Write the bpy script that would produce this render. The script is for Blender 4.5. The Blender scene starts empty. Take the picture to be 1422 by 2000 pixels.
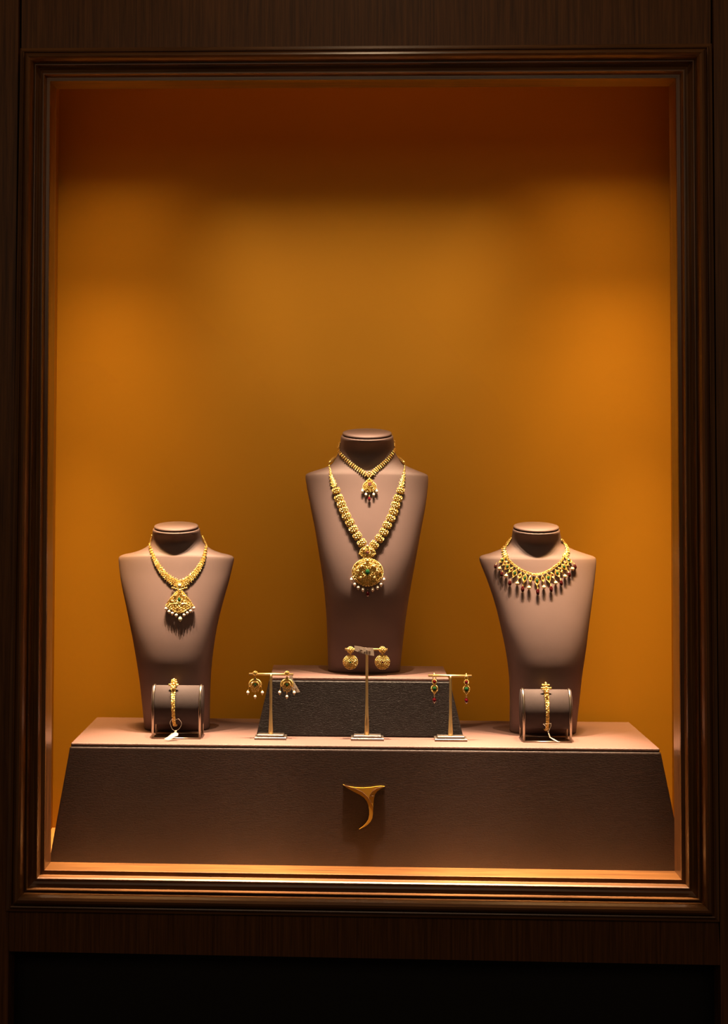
import bpy, math, random
from mathutils import Vector, Matrix
from mathutils.bvhtree import BVHTree

random.seed(7)
C = bpy.context.scene.collection
SC = bpy.context.scene
PI = math.pi

# ------------------------------------------------------------------ camera
F = 2500.0                      # focal length in pixels of the 1422x2000 frame
EYE = Vector((0.0, -2.35, 1.5))
YAW, PITCH, ROLL = math.radians(1.72), math.radians(1.65), math.radians(0.2)
fwd = Vector((-math.sin(YAW) * math.cos(PITCH), math.cos(YAW) * math.cos(PITCH), math.sin(PITCH)))
right = fwd.cross(Vector((0, 0, 1))).normalized()
up = right.cross(fwd).normalized()
right, up = (right * math.cos(ROLL) + up * math.sin(ROLL)), (up * math.cos(ROLL) - right * math.sin(ROLL))
PX, PY = 615.0, 858.0           # principal point
cam = bpy.data.cameras.new('camera')
camo = bpy.data.objects.new('camera', cam)
C.objects.link(camo)
m = Matrix((right, up, -fwd)).transposed().to_4x4()
m.translation = EYE
camo.matrix_world = m
cam.sensor_fit = 'AUTO'
cam.sensor_width = 36
cam.lens = F * 36 / 2000
cam.shift_x = (711 - PX) / 2000
cam.shift_y = (PY - 1000) / 2000
cam.clip_start = 0.05
SC.camera = camo

# ------------------------------------------------------------------ view, world, lamps
SC.view_settings.view_transform = 'Standard'
SC.view_settings.look = 'None'
SC.view_settings.exposure = 0.0
SC.view_settings.gamma = 1.0
SC.view_settings.use_curve_mapping = False
W = bpy.data.worlds.new('world'); SC.world = W; W.use_nodes = True
W.node_tree.nodes['Background'].inputs[0].default_value = (1.0, 0.62, 0.36, 1)
W.node_tree.nodes['Background'].inputs[1].default_value = 0.03
SC.cycles.max_bounces = 8
SC.cycles.diffuse_bounces = 4
SC.cycles.glossy_bounces = 3
SC.cycles.sample_clamp_indirect = 3.0
SC.cycles.use_denoising = True
SC.cycles.caustics_reflective = False
SC.cycles.caustics_refractive = False

def spot(name, loc, aim, watt, angle, blend, color, radius=0.012):
    l = bpy.data.lights.new(name, 'SPOT')
    l.energy = watt; l.spot_size = math.radians(angle); l.spot_blend = blend
    l.color = color; l.shadow_soft_size = radius
    o = bpy.data.objects.new(name, l); C.objects.link(o)
    o.location = loc
    o.rotation_euler = (Vector(aim) - Vector(loc)).to_track_quat('-Z', 'Y').to_euler()
    return o

WARM = (1.0, 0.57, 0.20)
NEUT = (1.0, 0.70, 0.45)
# linear wall washers behind the head of the window opening, tilted to the back wall
def strip(name, x, length, y, z, tilt, spread, watt, color):
    l = bpy.data.lights.new(name, 'AREA'); l.shape = 'RECTANGLE'; l.size = length; l.size_y = 0.02
    l.spread = math.radians(spread); l.energy = watt; l.color = color
    o = bpy.data.objects.new(name, l); C.objects.link(o)
    o.location = (x, y, z); o.rotation_euler = (math.radians(tilt), 0, 0)
    return o
strip('strip_lamp', 0.01, 0.62, .11, 2.60, 20, 26, 0.85, (1.0, 0.66, 0.38))
for x, k in ((-1, 1.0), (1, 1.22)):
    strip('strip_lamp', .01 + .52 * x, 0.26, .11, 2.42, 12, 76, 0.9 * k, WARM)
    strip('strip_lamp', .01 + .54 * x, 0.26, .11, 2.42, 12, 42, 1.1 * k, WARM)
    strip('strip_lamp', .01 + .60 * x, 0.12, .11, 2.42, 8, 24, 0.75 * k, WARM)
# spots on the three busts, three lamps to each
for bx in (0.03, -0.35, 0.375):
    for dx, w, an in ((-.22, 255, 23), (0, 1020, 20), (.22, 255, 23)):
        spot('bust_spot', (bx * .9 + dx, 0.0735, 2.90), (bx, 0.055, 1.30 if bx == .03 else 1.15), w, an if bx == .03 else an - 3, 1.0, NEUT, 0.004)
# shop corridor downlight outside the window, plus an added soft fill
spot('corridor_downlight', (0.05, -0.80, 3.1), (0.06, 0.0, 1.4), 6, 130, 1.0, (1.0, 0.68, 0.40), 0.03)
al = bpy.data.lights.new('added_front_fill', 'AREA'); al.shape = 'RECTANGLE'; al.size = 2.4; al.size_y = 0.8  # added fill with no known source, brightens the outer wood
al.energy = 9; al.color = (1.0, 0.70, 0.44)
alo = bpy.data.objects.new('added_front_fill', al); C.objects.link(alo)
alo.location = (0.0, -3.2, 2.6); alo.rotation_euler = (Vector((0, 0, 1.0)) - alo.location).to_track_quat('-Z', 'Y').to_euler()

# ------------------------------------------------------------------ helpers
def ray(px, py):
    d = fwd * F + right * (px - PX) + up * (PY - py)
    return d.normalized()
def at(px, py, Y):
    d = ray(px, py); return EYE + d * ((Y - EYE.y) / d.y)
def at_plane(px, py, p0, n):
    d = ray(px, py); return EYE + d * ((p0 - EYE).dot(n) / d.dot(n))
def pxof(p):
    d = Vector(p) - EYE; w = d.dot(fwd)
    return PX + F * d.dot(right) / w, PY - F * d.dot(up) / w

def node_mat(name):
    mt = bpy.data.materials.new(name); mt.use_nodes = True
    return mt, mt.node_tree.nodes, mt.node_tree.links, mt.node_tree.nodes['Principled BSDF']
def sock(b, n, v):
    if n in b.inputs: b.inputs[n].default_value = v

def plain(name, col, rough=0.5, metal=0.0, spec=0.5, coat=0.0, noise=0.0, nscale=60, bump=0.0, bscale=800):
    mt, N, L, b = node_mat(name)
    sock(b, 'Base Color', (*col, 1)); sock(b, 'Roughness', rough); sock(b, 'Metallic', metal)
    sock(b, 'Specular IOR Level', spec); sock(b, 'Coat Weight', coat)
    tc = N.new('ShaderNodeTexCoord')
    if noise:
        n = N.new('ShaderNodeTexNoise'); n.inputs['Scale'].default_value = nscale; n.inputs['Detail'].default_value = 4
        L.new(tc.outputs['Object'], n.inputs['Vector'])
        mx = N.new('ShaderNodeMix'); mx.data_type = 'RGBA'
        mx.inputs['A'].default_value = (*[c * (1 - noise) for c in col], 1)
        mx.inputs['B'].default_value = (*[min(1, c * (1 + noise)) for c in col], 1)
        L.new(n.outputs['Fac'], mx.inputs['Factor']); L.new(mx.outputs['Result'], b.inputs['Base Color'])
    if bump:
        n2 = N.new('ShaderNodeTexNoise'); n2.inputs['Scale'].default_value = bscale; n2.inputs['Detail'].default_value = 3
        L.new(tc.outputs['Object'], n2.inputs['Vector'])
        bp = N.new('ShaderNodeBump'); bp.inputs['Strength'].default_value = bump; bp.inputs['Distance'].default_value = 0.001
        L.new(n2.outputs['Fac'], bp.inputs['Height']); L.new(bp.outputs['Normal'], b.inputs['Normal'])
    return mt

def wood(name, grain, c1, c2, rough=0.42, coat=0.3, spec=0.5):
    mt, N, L, b = node_mat(name)
    tc = N.new('ShaderNodeTexCoord'); mp = N.new('ShaderNodeMapping')
    s = {'x': (3, 60, 60), 'z': (110, 60, 3)}[grain]
    mp.inputs['Scale'].default_value = s
    L.new(tc.outputs['Object'], mp.inputs['Vector'])
    n = N.new('ShaderNodeTexNoise'); n.inputs['Scale'].default_value = 1.6; n.inputs['Detail'].default_value = 8
    n.inputs['Roughness'].default_value = 0.7; n.inputs['Distortion'].default_value = 0.25
    L.new(mp.outputs['Vector'], n.inputs['Vector'])
    r = N.new('ShaderNodeValToRGB')
    r.color_ramp.elements[0].position = 0.34; r.color_ramp.elements[0].color = (*c1, 1)
    r.color_ramp.elements[1].position = 0.66; r.color_ramp.elements[1].color = (*c2, 1)
    L.new(n.outputs['Fac'], r.inputs['Fac']); L.new(r.outputs['Color'], b.inputs['Base Color'])
    bp = N.new('ShaderNodeBump'); bp.inputs['Strength'].default_value = 0.15; bp.inputs['Distance'].default_value = 0.0006
    L.new(n.outputs['Fac'], bp.inputs['Height']); L.new(bp.outputs['Normal'], b.inputs['Normal'])
    sock(b, 'Roughness', rough); sock(b, 'Coat Weight', coat); sock(b, 'Coat Roughness', 0.25)
    sock(b, 'Specular IOR Level', spec)
    return mt

def leather(name, col, sx, sz, strength, rough=0.55):
    """Fabric-backed hide with short crinkles running across."""
    mt, N, L, b = node_mat(name)
    tc = N.new('ShaderNodeTexCoord'); mp = N.new('ShaderNodeMapping')
    mp.inputs['Scale'].default_value = (sx, sx, sz)
    L.new(tc.outputs['Object'], mp.inputs['Vector'])
    n = N.new('ShaderNodeTexNoise'); n.inputs['Scale'].default_value = 1; n.inputs['Detail'].default_value = 3
    n.inputs['Distortion'].default_value = 1.2
    L.new(mp.outputs['Vector'], n.inputs['Vector'])
    n3 = N.new('ShaderNodeTexNoise'); n3.inputs['Scale'].default_value = 9; n3.inputs['Detail'].default_value = 3
    L.new(tc.outputs['Object'], n3.inputs['Vector'])
    mx = N.new('ShaderNodeMix'); mx.data_type = 'RGBA'
    mx.inputs['A'].default_value = (col[0] * .85, col[1] * .9, col[2] * .85, 1)
    mx.inputs['B'].default_value = (col[0] * 1.15, col[1] * 1.08, col[2] * 1.1, 1)
    L.new(n3.outputs['Fac'], mx.inputs['Factor']); L.new(mx.outputs['Result'], b.inputs['Base Color'])
    bp = N.new('ShaderNodeBump'); bp.inputs['Strength'].default_value = strength; bp.inputs['Distance'].default_value = 0.0018
    L.new(n.outputs['Fac'], bp.inputs['Height']); L.new(bp.outputs['Normal'], b.inputs['Normal'])
    sock(b, 'Roughness', rough); sock(b, 'Specular IOR Level', 0.25)
    return mt

M = {}
M['wood_v'] = wood('walnut_vertical', 'z', (0.06, 0.022, 0.006), (0.17, 0.066, 0.018), rough=0.5, coat=0.08, spec=0.3)
M['wood_h'] = wood('walnut_horizontal', 'x', (0.085, 0.034, 0.010), (0.22, 0.092, 0.024), rough=0.3, coat=0.6)
M['wood_hv'] = wood('walnut_upright', 'z', (0.085, 0.034, 0.010), (0.22, 0.092, 0.024), rough=0.3, coat=0.6)
M['wall'] = plain('ochre_wall', (0.42, 0.208, 0.011), rough=0.75, spec=0.2, noise=0.06, nscale=3.5, bump=0.12, bscale=40)
M['ceil'] = plain('dark_paint', (0.02, 0.015, 0.010), rough=0.8)
M['floor'] = plain('sand_board', (0.62, 0.33, 0.12), rough=0.6, noise=0.06)
M['shopfloor'] = plain('dark_stone', (0.03, 0.022, 0.016), rough=0.4, noise=0.2, nscale=5)
M['black'] = plain('black_panel', (0.006, 0.005, 0.005), rough=0.6)
M['suede'] = plain('taupe_suede', (0.175, 0.118, 0.108), rough=0.6, spec=0.35, noise=0.07, nscale=22, bump=0.10, bscale=1400)
M['cushion'] = plain('dark_suede', (0.055, 0.040, 0.038), rough=0.8, spec=0.25, noise=0.10, nscale=120, bump=0.2, bscale=1500)
M['lea_shaded'] = leather('brown_hide_shaded', (0.022, 0.0108, 0.0082), 150, 620, 0.4)  # same hide as the top, shade of the front put into the colour
M['lea_riser_shaded'] = leather('brown_hide_riser_shaded', (0.0095, 0.0065, 0.006), 190, 560, 0.6, 0.5)  # riser hide darkened in its colour to stand for shade
M['lea_lit'] = leather('brown_hide_lit', (0.145, 0.085, 0.073), 330, 330, 0.45)  # lit copy of the hide, lighter than the shaded fronts
M['seam'] = plain('seam', (0.03, 0.014, 0.012), rough=0.8)
M['gold'] = plain('gold', (1.0, 0.74, 0.24), rough=0.27, metal=0.85)
M['gold_soft'] = plain('gold_matte', (0.90, 0.56, 0.13), rough=0.45, metal=0.7)
M['brass'] = plain('brass', (0.62, 0.46, 0.20), rough=0.38, metal=0.85)
M['steel'] = plain('bronze_steel', (0.42, 0.35, 0.28), rough=0.30, metal=1.0)
M['steel_bright'] = plain('polished_plate', (0.20, 0.165, 0.135), rough=0.45, metal=0.75)
M['emblem'] = plain('aged_gold', (0.42, 0.225, 0.018), rough=0.5, metal=0.3)
M['line'] = plain('engraving', (0.06, 0.02, 0.005), rough=0.7)
M['pearl'] = plain('pearl', (0.90, 0.78, 0.62), rough=0.22, spec=0.6, coat=0.4)
M['pearl_gold'] = plain('golden_pearl', (0.88, 0.66, 0.36), rough=0.25, spec=0.6, coat=0.4)
M['ruby'] = plain('ruby', (0.11, 0.003, 0.009), rough=0.08, spec=0.9, coat=1.0)
M['garnet'] = plain('garnet', (0.045, 0.0025, 0.003), rough=0.08, spec=0.9, coat=1.0)
M['emerald'] = plain('emerald', (0.012, 0.075, 0.028), rough=0.10, spec=0.9, coat=1.0)
M['crystal'] = plain('crystal', (0.62, 0.66, 0.50), rough=0.06, spec=1.0, coat=1.0)
M['paper'] = plain('paper', (0.45, 0.37, 0.29), rough=0.7)
M['ink'] = plain('ink', (0.16, 0.11, 0.09), rough=0.8)
M['thread'] = plain('thread', (0.22, 0.17, 0.13), rough=0.6)

def clear_mat():
    mt, N, L, b = node_mat('clear_glass'); N.remove(b)
    t = N.new('ShaderNodeBsdfTransparent'); t.inputs['Color'].default_value = (1, 1, 1, 1)
    L.new(t.outputs[0], N['Material Output'].inputs['Surface'])
    return mt
M['glass'] = clear_mat()

_sph = {}
def sphere_t(nu, nv):
    k = (nu, nv)
    if k not in _sph:
        v = [(0, 0, 1)]; f = []
        for j in range(1, nv):
            a = PI * j / nv
            for i in range(nu):
                b = 2 * PI * i / nu
                v.append((math.sin(a) * math.cos(b), math.sin(a) * math.sin(b), math.cos(a)))
        v.append((0, 0, -1))
        for i in range(nu):
            f.append((0, 1 + i, 1 + (i + 1) % nu))
        for j in range(nv - 2):
            o = 1 + j * nu
            for i in range(nu):
                f.append((o + i, o + nu + i, o + nu + (i + 1) % nu, o + (i + 1) % nu))
        o = 1 + (nv - 2) * nu; e = len(v) - 1
        for i in range(nu):
            f.append((o + i, e, o + (i + 1) % nu))
        _sph[k] = (v, f)
    return _sph[k]

class MB:
    def __init__(s): s.v = []; s.f = []; s.mi = []; s.mats = []; s.flat = set()
    def _m(s, mat):
        if mat not in s.mats: s.mats.append(mat)
        return s.mats.index(mat)
    def add(s, vs, fs, mat, flat=False):
        o = len(s.v); mi = s._m(mat)
        s.v += [tuple(v) for v in vs]
        for f in fs:
            if flat: s.flat.add(len(s.f))
            s.f.append(tuple(i + o for i in f)); s.mi.append(mi)
    def ball(s, c, r, mat, nu=10, nv=7, rot=None, flat=False):
        if not hasattr(r, '__len__'): r = (r, r, r)
        v, f = sphere_t(nu, nv); c = Vector(c); out = []
        for p in v:
            q = Vector((p[0] * r[0], p[1] * r[1], p[2] * r[2]))
            if rot is not None: q = rot @ q
            out.append(q + c)
        s.add(out, f, mat, flat)
    def box(s, lo, hi, mat):
        x0, y0, z0 = lo; x1, y1, z1 = hi
        v = [(x0, y0, z0), (x1, y0, z0), (x1, y1, z0), (x0, y1, z0), (x0, y0, z1), (x1, y0, z1), (x1, y1, z1), (x0, y1, z1)]
        s.add(v, [(0, 3, 2, 1), (4, 5, 6, 7), (0, 1, 5, 4), (1, 2, 6, 5), (2, 3, 7, 6), (3, 0, 4, 7)], mat, True)
    def hexa(s, v, mat):   # bottom ring of 4 then top ring of 4
        s.add(v, [(0, 3, 2, 1), (4, 5, 6, 7), (0, 1, 5, 4), (1, 2, 6, 5), (2, 3, 7, 6), (3, 0, 4, 7)], mat, True)
    def tube(s, pts, r, mat, n=8, closed=False, cap=True):
        pts = [Vector(p) for p in pts]; k = len(pts)
        rs = r if hasattr(r, '__len__') else [r] * k
        vs = []; ref = None
        for i in range(k):
            if closed: t = pts[(i + 1) % k] - pts[i - 1]
            else: t = pts[min(i + 1, k - 1)] - pts[max(i - 1, 0)]
            t.normalize()
            if ref is None:
                ref = Vector((0, 0, 1)) if abs(t.z) < .9 else Vector((1, 0, 0))
            a = t.cross(ref).normalized(); b = t.cross(a).normalized(); ref = -b if False else b.cross(t) * 0 + (a.cross(t))
            for j in range(n):
                w = 2 * PI * j / n
                vs.append(pts[i] + (a * math.cos(w) + b * math.sin(w)) * rs[i])
        fs = []
        for i in range(k if closed else k - 1):
            o, q = i * n, ((i + 1) % k) * n
            for j in range(n):
                fs.append((o + j, o + (j + 1) % n, q + (j + 1) % n, q + j))
        if cap and not closed:
            fs.append(tuple(range(n))[::-1]); fs.append(tuple(range((k - 1) * n, k * n)))
        s.add(vs, fs, mat)
    def rings(s, rings, mat, cap0=True, cap1=True, flat=False):
        n = len(rings[0]); vs = [p for r in rings for p in r]; fs = []
        for i in range(len(rings) - 1):
            for j in range(n):
                fs.append((i * n + j, i * n + (j + 1) % n, (i + 1) * n + (j + 1) % n, (i + 1) * n + j))
        if cap0: fs.append(tuple(range(n))[::-1])
        if cap1: fs.append(tuple(range((len(rings) - 1) * n, len(rings) * n)))
        s.add(vs, fs, mat, flat)
    def prism(s, poly, thick, mat, fr):  # poly in local xy, fr: Matrix 4x4
        n = len(poly)
        v = [fr @ Vector((x, y, 0)) for x, y in poly] + [fr @ Vector((x, y, thick)) for x, y in poly]
        f = [tuple(range(n))[::-1], tuple(range(n, 2 * n))] + [(i, (i + 1) % n, n + (i + 1) % n, n + i) for i in range(n)]
        s.add(v, f, mat, True)
    def mesh(s, name):
        me = bpy.data.meshes.new(name)
        me.from_pydata(s.v, [], s.f)
        for mt in s.mats: me.materials.append(M[mt])
        me.polygons.foreach_set('material_index', s.mi)
        me.polygons.foreach_set('use_smooth', [i not in s.flat for i in range(len(s.f))])
        me.update()
        return me
    def build(s, name, parent=None, smooth_fix=False):
        o = bpy.data.objects.new(name, s.mesh(name)); C.objects.link(o)
        if parent is not None: put(o, parent)
        if smooth_fix:
            import bmesh
            bm = bmesh.new(); bm.from_mesh(o.data); bmesh.ops.recalc_face_normals(bm, faces=bm.faces); bm.to_mesh(o.data); bm.free()
        return o

def put(o, parent):
    """Parent o, whose geometry is given in world coordinates (or whose matrix is)."""
    o.parent = parent
    o.matrix_parent_inverse = parent_world(parent).inverted()
_pw = {}
def parent_world(p):
    mm = p.matrix_basis.copy()
    q = p
    while q.parent is not None:
        mm = q.parent.matrix_basis @ q.matrix_parent_inverse @ mm if q.parent.parent is None else parent_world(q.parent) @ q.matrix_parent_inverse @ mm
        break
    return mm

def thing(name, label, cat, loc, group=None):
    o = bpy.data.objects.new(name, None); C.objects.link(o)
    o.empty_display_size = 0.02
    o.location = loc; o['label'] = label; o['category'] = cat
    if group: o['group'] = group
    return o
def part_at(name, mesh, fr, parent, label=None):
    """A part whose mesh is local, placed by the world frame fr."""
    o = bpy.data.objects.new(name, mesh); C.objects.link(o)
    o.matrix_basis = fr
    put(o, parent)
    if label: o['label'] = label
    return o
def struct(o): o['kind'] = 'structure'; return o

def frame(p, x, y, z):
    mm = Matrix((x, y, z)).transposed().to_4x4(); mm.translation = p
    return mm

# ------------------------------------------------------------------ the setting
ZF = 0.739       # floor of the case
YW = 0.42        # back wall
ZC = 2.95
XL = at(112, 600, YW).x
XR = at(1309, 600, YW).x
def slab(name, lo, hi, mat):
    b = MB(); b.box(lo, hi, mat); return struct(b.build(name))
slab('wall_back', (XL - .02, YW, ZF - .02), (XR + .02, YW + .02, ZC), 'wall')
slab('wall_left', (XL - .02, 0.04, ZF - .02), (XL, YW, ZC), 'wall')
slab('wall_right', (XR, 0.04, ZF - .02), (XR + .02, YW, ZC), 'wall')
slab('floor', (XL, 0.04, ZF - .02), (XR, YW, ZF), 'floor')
slab('ceiling', (XL - .02, 0.04, ZC), (XR + .02, YW + .02, ZC + .02), 'ceil')

# moulded window surround: a profile swept round the opening
Ci = [at(99, 160, 0), at(1319, 154, 0), at(1330, 1716.5, 0), at(88, 1698, 0)]
Co = [at(42, 97, 0), at(1388, 88, 0), at(1403, 1798, 0), at(14, 1777, 0)]
prof = [(.9, .045), (0, .045), (0, 0.0), (.012, -.003), (.11, -.003), (.125, -.006), (.14, -.011), (.165, -.0145), (.19, -.0145), (.215, -.011),
        (.23, -.006), (.27, -.005), (.32, -.007), (.37, -.012), (.40, -.019), (.405, -.022), (.43, -.022), (.435, -.017), (.47, -.016),
        (.48, -.022), (.50, -.028), (.54, -.034), (.60, -.037), (.66, -.036), (.72, -.031), (.76, -.024), (.78, -.017), (.81, -.016),
        (.815, -.020), (.84, -.021), (.865, -.019), (.89, -.012), (.985, -.010), (1.0, -.008), (1.0, 0.001)]
def moulding(name, a, b, mat, parent):
    mb = MB(); va = []; 
    for t, y in prof:
        for k in (a, b):
            p = Ci[k].lerp(Co[k], t); va.append((p.x, y, p.z))
    fs = [(2 * i, 2 * i + 1, 2 * i + 3, 2 * i + 2) for i in range(len(prof) - 1)]
    mb.add(va, fs, mat, True)
    o = mb.build(name, parent, True)
    return o
win = bpy.data.objects.new('window_1', None); C.objects.link(win); win.location = (0, 0, ZF); struct(win)
moulding('window_frame_top', 0, 1, 'wood_h', win)
moulding('window_frame_right', 1, 2, 'wood_hv', win)
moulding('window_frame_sill', 2, 3, 'wood_h', win)
moulding('window_frame_left', 3, 0, 'wood_hv', win)
g = MB()
g.add([(c.x, 0.043, c.z) for c in Ci], [(0, 1, 2, 3)], 'glass', True)
g.build('window_pane', win)

# flat panelling round it
def quadbox(name, pts, y0, y1, mat):
    b = MB()
    b.add([(p.x, y0, p.z) for p in pts] + [(p.x, y1, p.z) for p in pts],
          [(0, 1, 2, 3), (7, 6, 5, 4), (0, 4, 5, 1), (1, 5, 6, 2), (2, 6, 7, 3), (3, 7, 4, 0)], mat, True)
    return struct(b.build(name))
P0 = lambda x, y: at(x, y, 0)
up_ = lambda p, z: Vector((p.x, 0, z))
a, b_ = P0(38.5, 0), P0(1390, 0)
quadbox('trim_1', [up_(a, 3.0), up_(b_, 3.0), Co[1], Co[0]], 0, .04, 'wood_v')                       # top rail
quadbox('trim_2', [Co[3], Co[2], P0(1408, 1885), P0(18, 1858)], 0, .04, 'wood_v')                      # bottom rail
lx = -1.9; rx = 1.95
quadbox('trim_3', [Vector((lx, 0, 3.0)), up_(P0(37.5, 0), 3.0), P0(16.5, 1858) , up_(P0(16.5, 1858), 0.0), Vector((lx, 0, 0.0))][:2] + [up_(P0(17, 1858), 0.0), Vector((lx, 0, 0.0))], -.003, .04, 'wood_v')
quadbox('trim_4', [up_(P0(1391, 0), 3.0), Vector((rx, 0, 3.0)), Vector((rx, 0, 0.0)), up_(P0(1408, 1885), 0.0)], -.003, .04, 'wood_v')
slab('floor', (-1.9, -4.0, -.02), (1.95, .10, 0), 'shopfloor')
slab('wall_front', (-.72, .08, 0), (.78, .10, .735), 'black')
slab('trim_5', (-.72, .035, .66), (.78, .085, .7185), 'black')

slab('leak_stop_left', (P0(0, 900).x, .046, .70), (P0(62, 900).x, .056, 3.0), 'wood_v')  # unseen strip added to stop light leaking past the moulding
slab('leak_stop_right', (P0(1370, 900).x, .046, .70), (P0(1425, 900).x, .056, 3.0), 'wood_v')  # added on the right as well, blocks the same light leak

# ------------------------------------------------------------------ plinth
ZP = 0.984
YF, YB = 0.120, 0.385
def X(px, py, Y): return at(px, py, Y).x
pl_base = (X(92, 1690, .114), X(1343, 1700, .114))
pl_front = (X(137.5, 1448, YF), X(1290, 1460, YF))
pl_back = (X(188, 1407, YB), X(1230, 1415, YB))
plinth = thing('display_plinth', 'wide dark brown hide-covered plinth with sloping sides filling the bottom of the window', 'plinth', (0.02, .25, ZF))
b = MB()
zt = ZP - .0065
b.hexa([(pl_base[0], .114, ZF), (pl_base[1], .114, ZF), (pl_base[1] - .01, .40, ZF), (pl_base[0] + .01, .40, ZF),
        (pl_front[0] - .001, YF - .001, zt), (pl_front[1] + .001, YF - .001, zt), (pl_back[1], YB, zt), (pl_back[0], YB, zt)], 'lea_shaded')
o = b.build('body', plinth)
bv = o.modifiers.new('edge', 'BEVEL'); bv.width = .004; bv.segments = 3
b = MB()
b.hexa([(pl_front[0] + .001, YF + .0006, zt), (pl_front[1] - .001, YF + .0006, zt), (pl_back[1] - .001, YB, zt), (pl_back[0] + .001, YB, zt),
        (pl_front[0] + .001, YF + .0006, ZP), (pl_front[1] - .001, YF + .0006, ZP), (pl_back[1] - .001, YB, ZP), (pl_back[0] + .001, YB, ZP)], 'lea_lit')
o = b.build('top_panel', plinth)
bv = o.modifiers.new('edge', 'BEVEL'); bv.width = .0022; bv.segments = 3

# emblem on the front of the plinth
fn = Vector((0, -(zt - ZF), (YF - .114))).normalized()
p0 = Vector((0, .114, ZF))
def on_front(px, py, lift=0): return at_plane(px, py, p0, fn) + fn * lift
def cr(x, y): return 640 + x / 10.157, 1500 + y / 10.157
outl = [(305, 320), (360, 345), (430, 362), (560, 378), (700, 385), (850, 375), (960, 360), (1060, 350), (1130, 358), (1060, 400), (985, 448), (940, 510), (916, 600),
        (905, 700), (899, 800), (897, 900), (885, 985), (850, 1055), (790, 1115), (715, 1165), (625, 1205), (700, 1150), (760, 1090), (803, 1020), (824, 930),
        (824, 830), (808, 730), (775, 645), (720, 578), (640, 522), (540, 472), (430, 412), (355, 362)]
b = MB()
top = [on_front(*cr(x, y), .0045) for x, y in outl]; bot = [on_front(*cr(x, y), .0) for x, y in outl]
n = len(outl)
import bmesh
b.add(top + bot, [tuple(range(n))] + [(i, i + n, (i + 1) % n + n, (i + 1) % n) for i in range(n)], 'emblem', True)
for ln in ([(330, 330), (450, 370), (560, 405), (690, 468), (790, 560), (850, 650), (893, 770)], [(1085, 362), (970, 395), (890, 450), (845, 520), (828, 580)], [(845, 548), (915, 543)]):
    b.tube([on_front(*cr(x, y), .0046) for x, y in ln], .0005, 'line', 6)
e = b.build('emblem', plinth, True); e['label'] = 'curved gold letter-like emblem with two engraved lines'

# riser
ZR = 1.100
riser = thing('display_riser', 'smaller dark hide-covered riser with sloping sides standing on the plinth under the tall middle bust', 'plinth', (X(702, 1437, .2), .28, ZP))
RF = .207
r_base = (X(500, 1437, .2005), X(906, 1438, .2005)); r_front = (X(526.5, 1318, RF), X(878, 1322, RF)); r_back = (X(533, 1297, .372), X(867, 1299, .372))
b = MB(); zt2 = ZR - .0065
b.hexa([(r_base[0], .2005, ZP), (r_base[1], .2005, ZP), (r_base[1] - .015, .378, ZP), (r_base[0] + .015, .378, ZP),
        (r_front[0] - .001, RF - .001, zt2), (r_front[1] + .001, RF - .001, zt2), (r_back[1], .372, zt2), (r_back[0], .372, zt2)], 'lea_riser_shaded')
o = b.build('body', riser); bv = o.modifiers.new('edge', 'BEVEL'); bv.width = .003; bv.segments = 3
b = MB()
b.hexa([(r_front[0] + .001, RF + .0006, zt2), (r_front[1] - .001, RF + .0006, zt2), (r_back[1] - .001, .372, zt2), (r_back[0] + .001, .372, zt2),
        (r_front[0] + .001, RF + .0006, ZR), (r_front[1] - .001, RF + .0006, ZR), (r_back[1] - .001, .372, ZR), (r_back[0] + .001, .372, ZR)], 'lea_lit')
o = b.build('top_panel', riser); bv = o.modifiers.new('edge', 'BEVEL'); bv.width = .002; bv.segments = 3

# ------------------------------------------------------------------ busts
def smooth(a, b, x):
    t = min(1, max(0, (x - a) / (b - a))); return t * t * (3 - 2 * t)
def interp(tab, x):
    if x <= tab[0][0]: return tab[0][1]
    for (x0, y0), (x1, y1) in zip(tab, tab[1:]):
        if x <= x1:
            t = (x - x0) / (x1 - x0)
            t = t
            return y0 + (y1 - y0) * t
    return tab[-1][1]
def catmull(tab, x):
    n = len(tab)
    if x <= tab[0][0]: return tab[0][1]
    if x >= tab[-1][0]: return tab[-1][1]
    for i in range(n - 1):
        if x <= tab[i + 1][0]:
            x0, y0 = tab[i]; x1, y1 = tab[i + 1]; h = x1 - x0
            m0 = (y1 - tab[i - 1][1]) / (x1 - tab[i - 1][0]) if i > 0 else (y1 - y0) / h
            m1 = (tab[i + 2][1] - y0) / (tab[i + 2][0] - x0) if i < n - 2 else (y1 - y0) / h
            t = (x - x0) / h
            return (2 * t**3 - 3 * t**2 + 1) * y0 + (t**3 - 2 * t**2 + t) * h * m0 + (-2 * t**3 + 3 * t**2) * y1 + (t**3 - t**2) * h * m1

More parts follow.
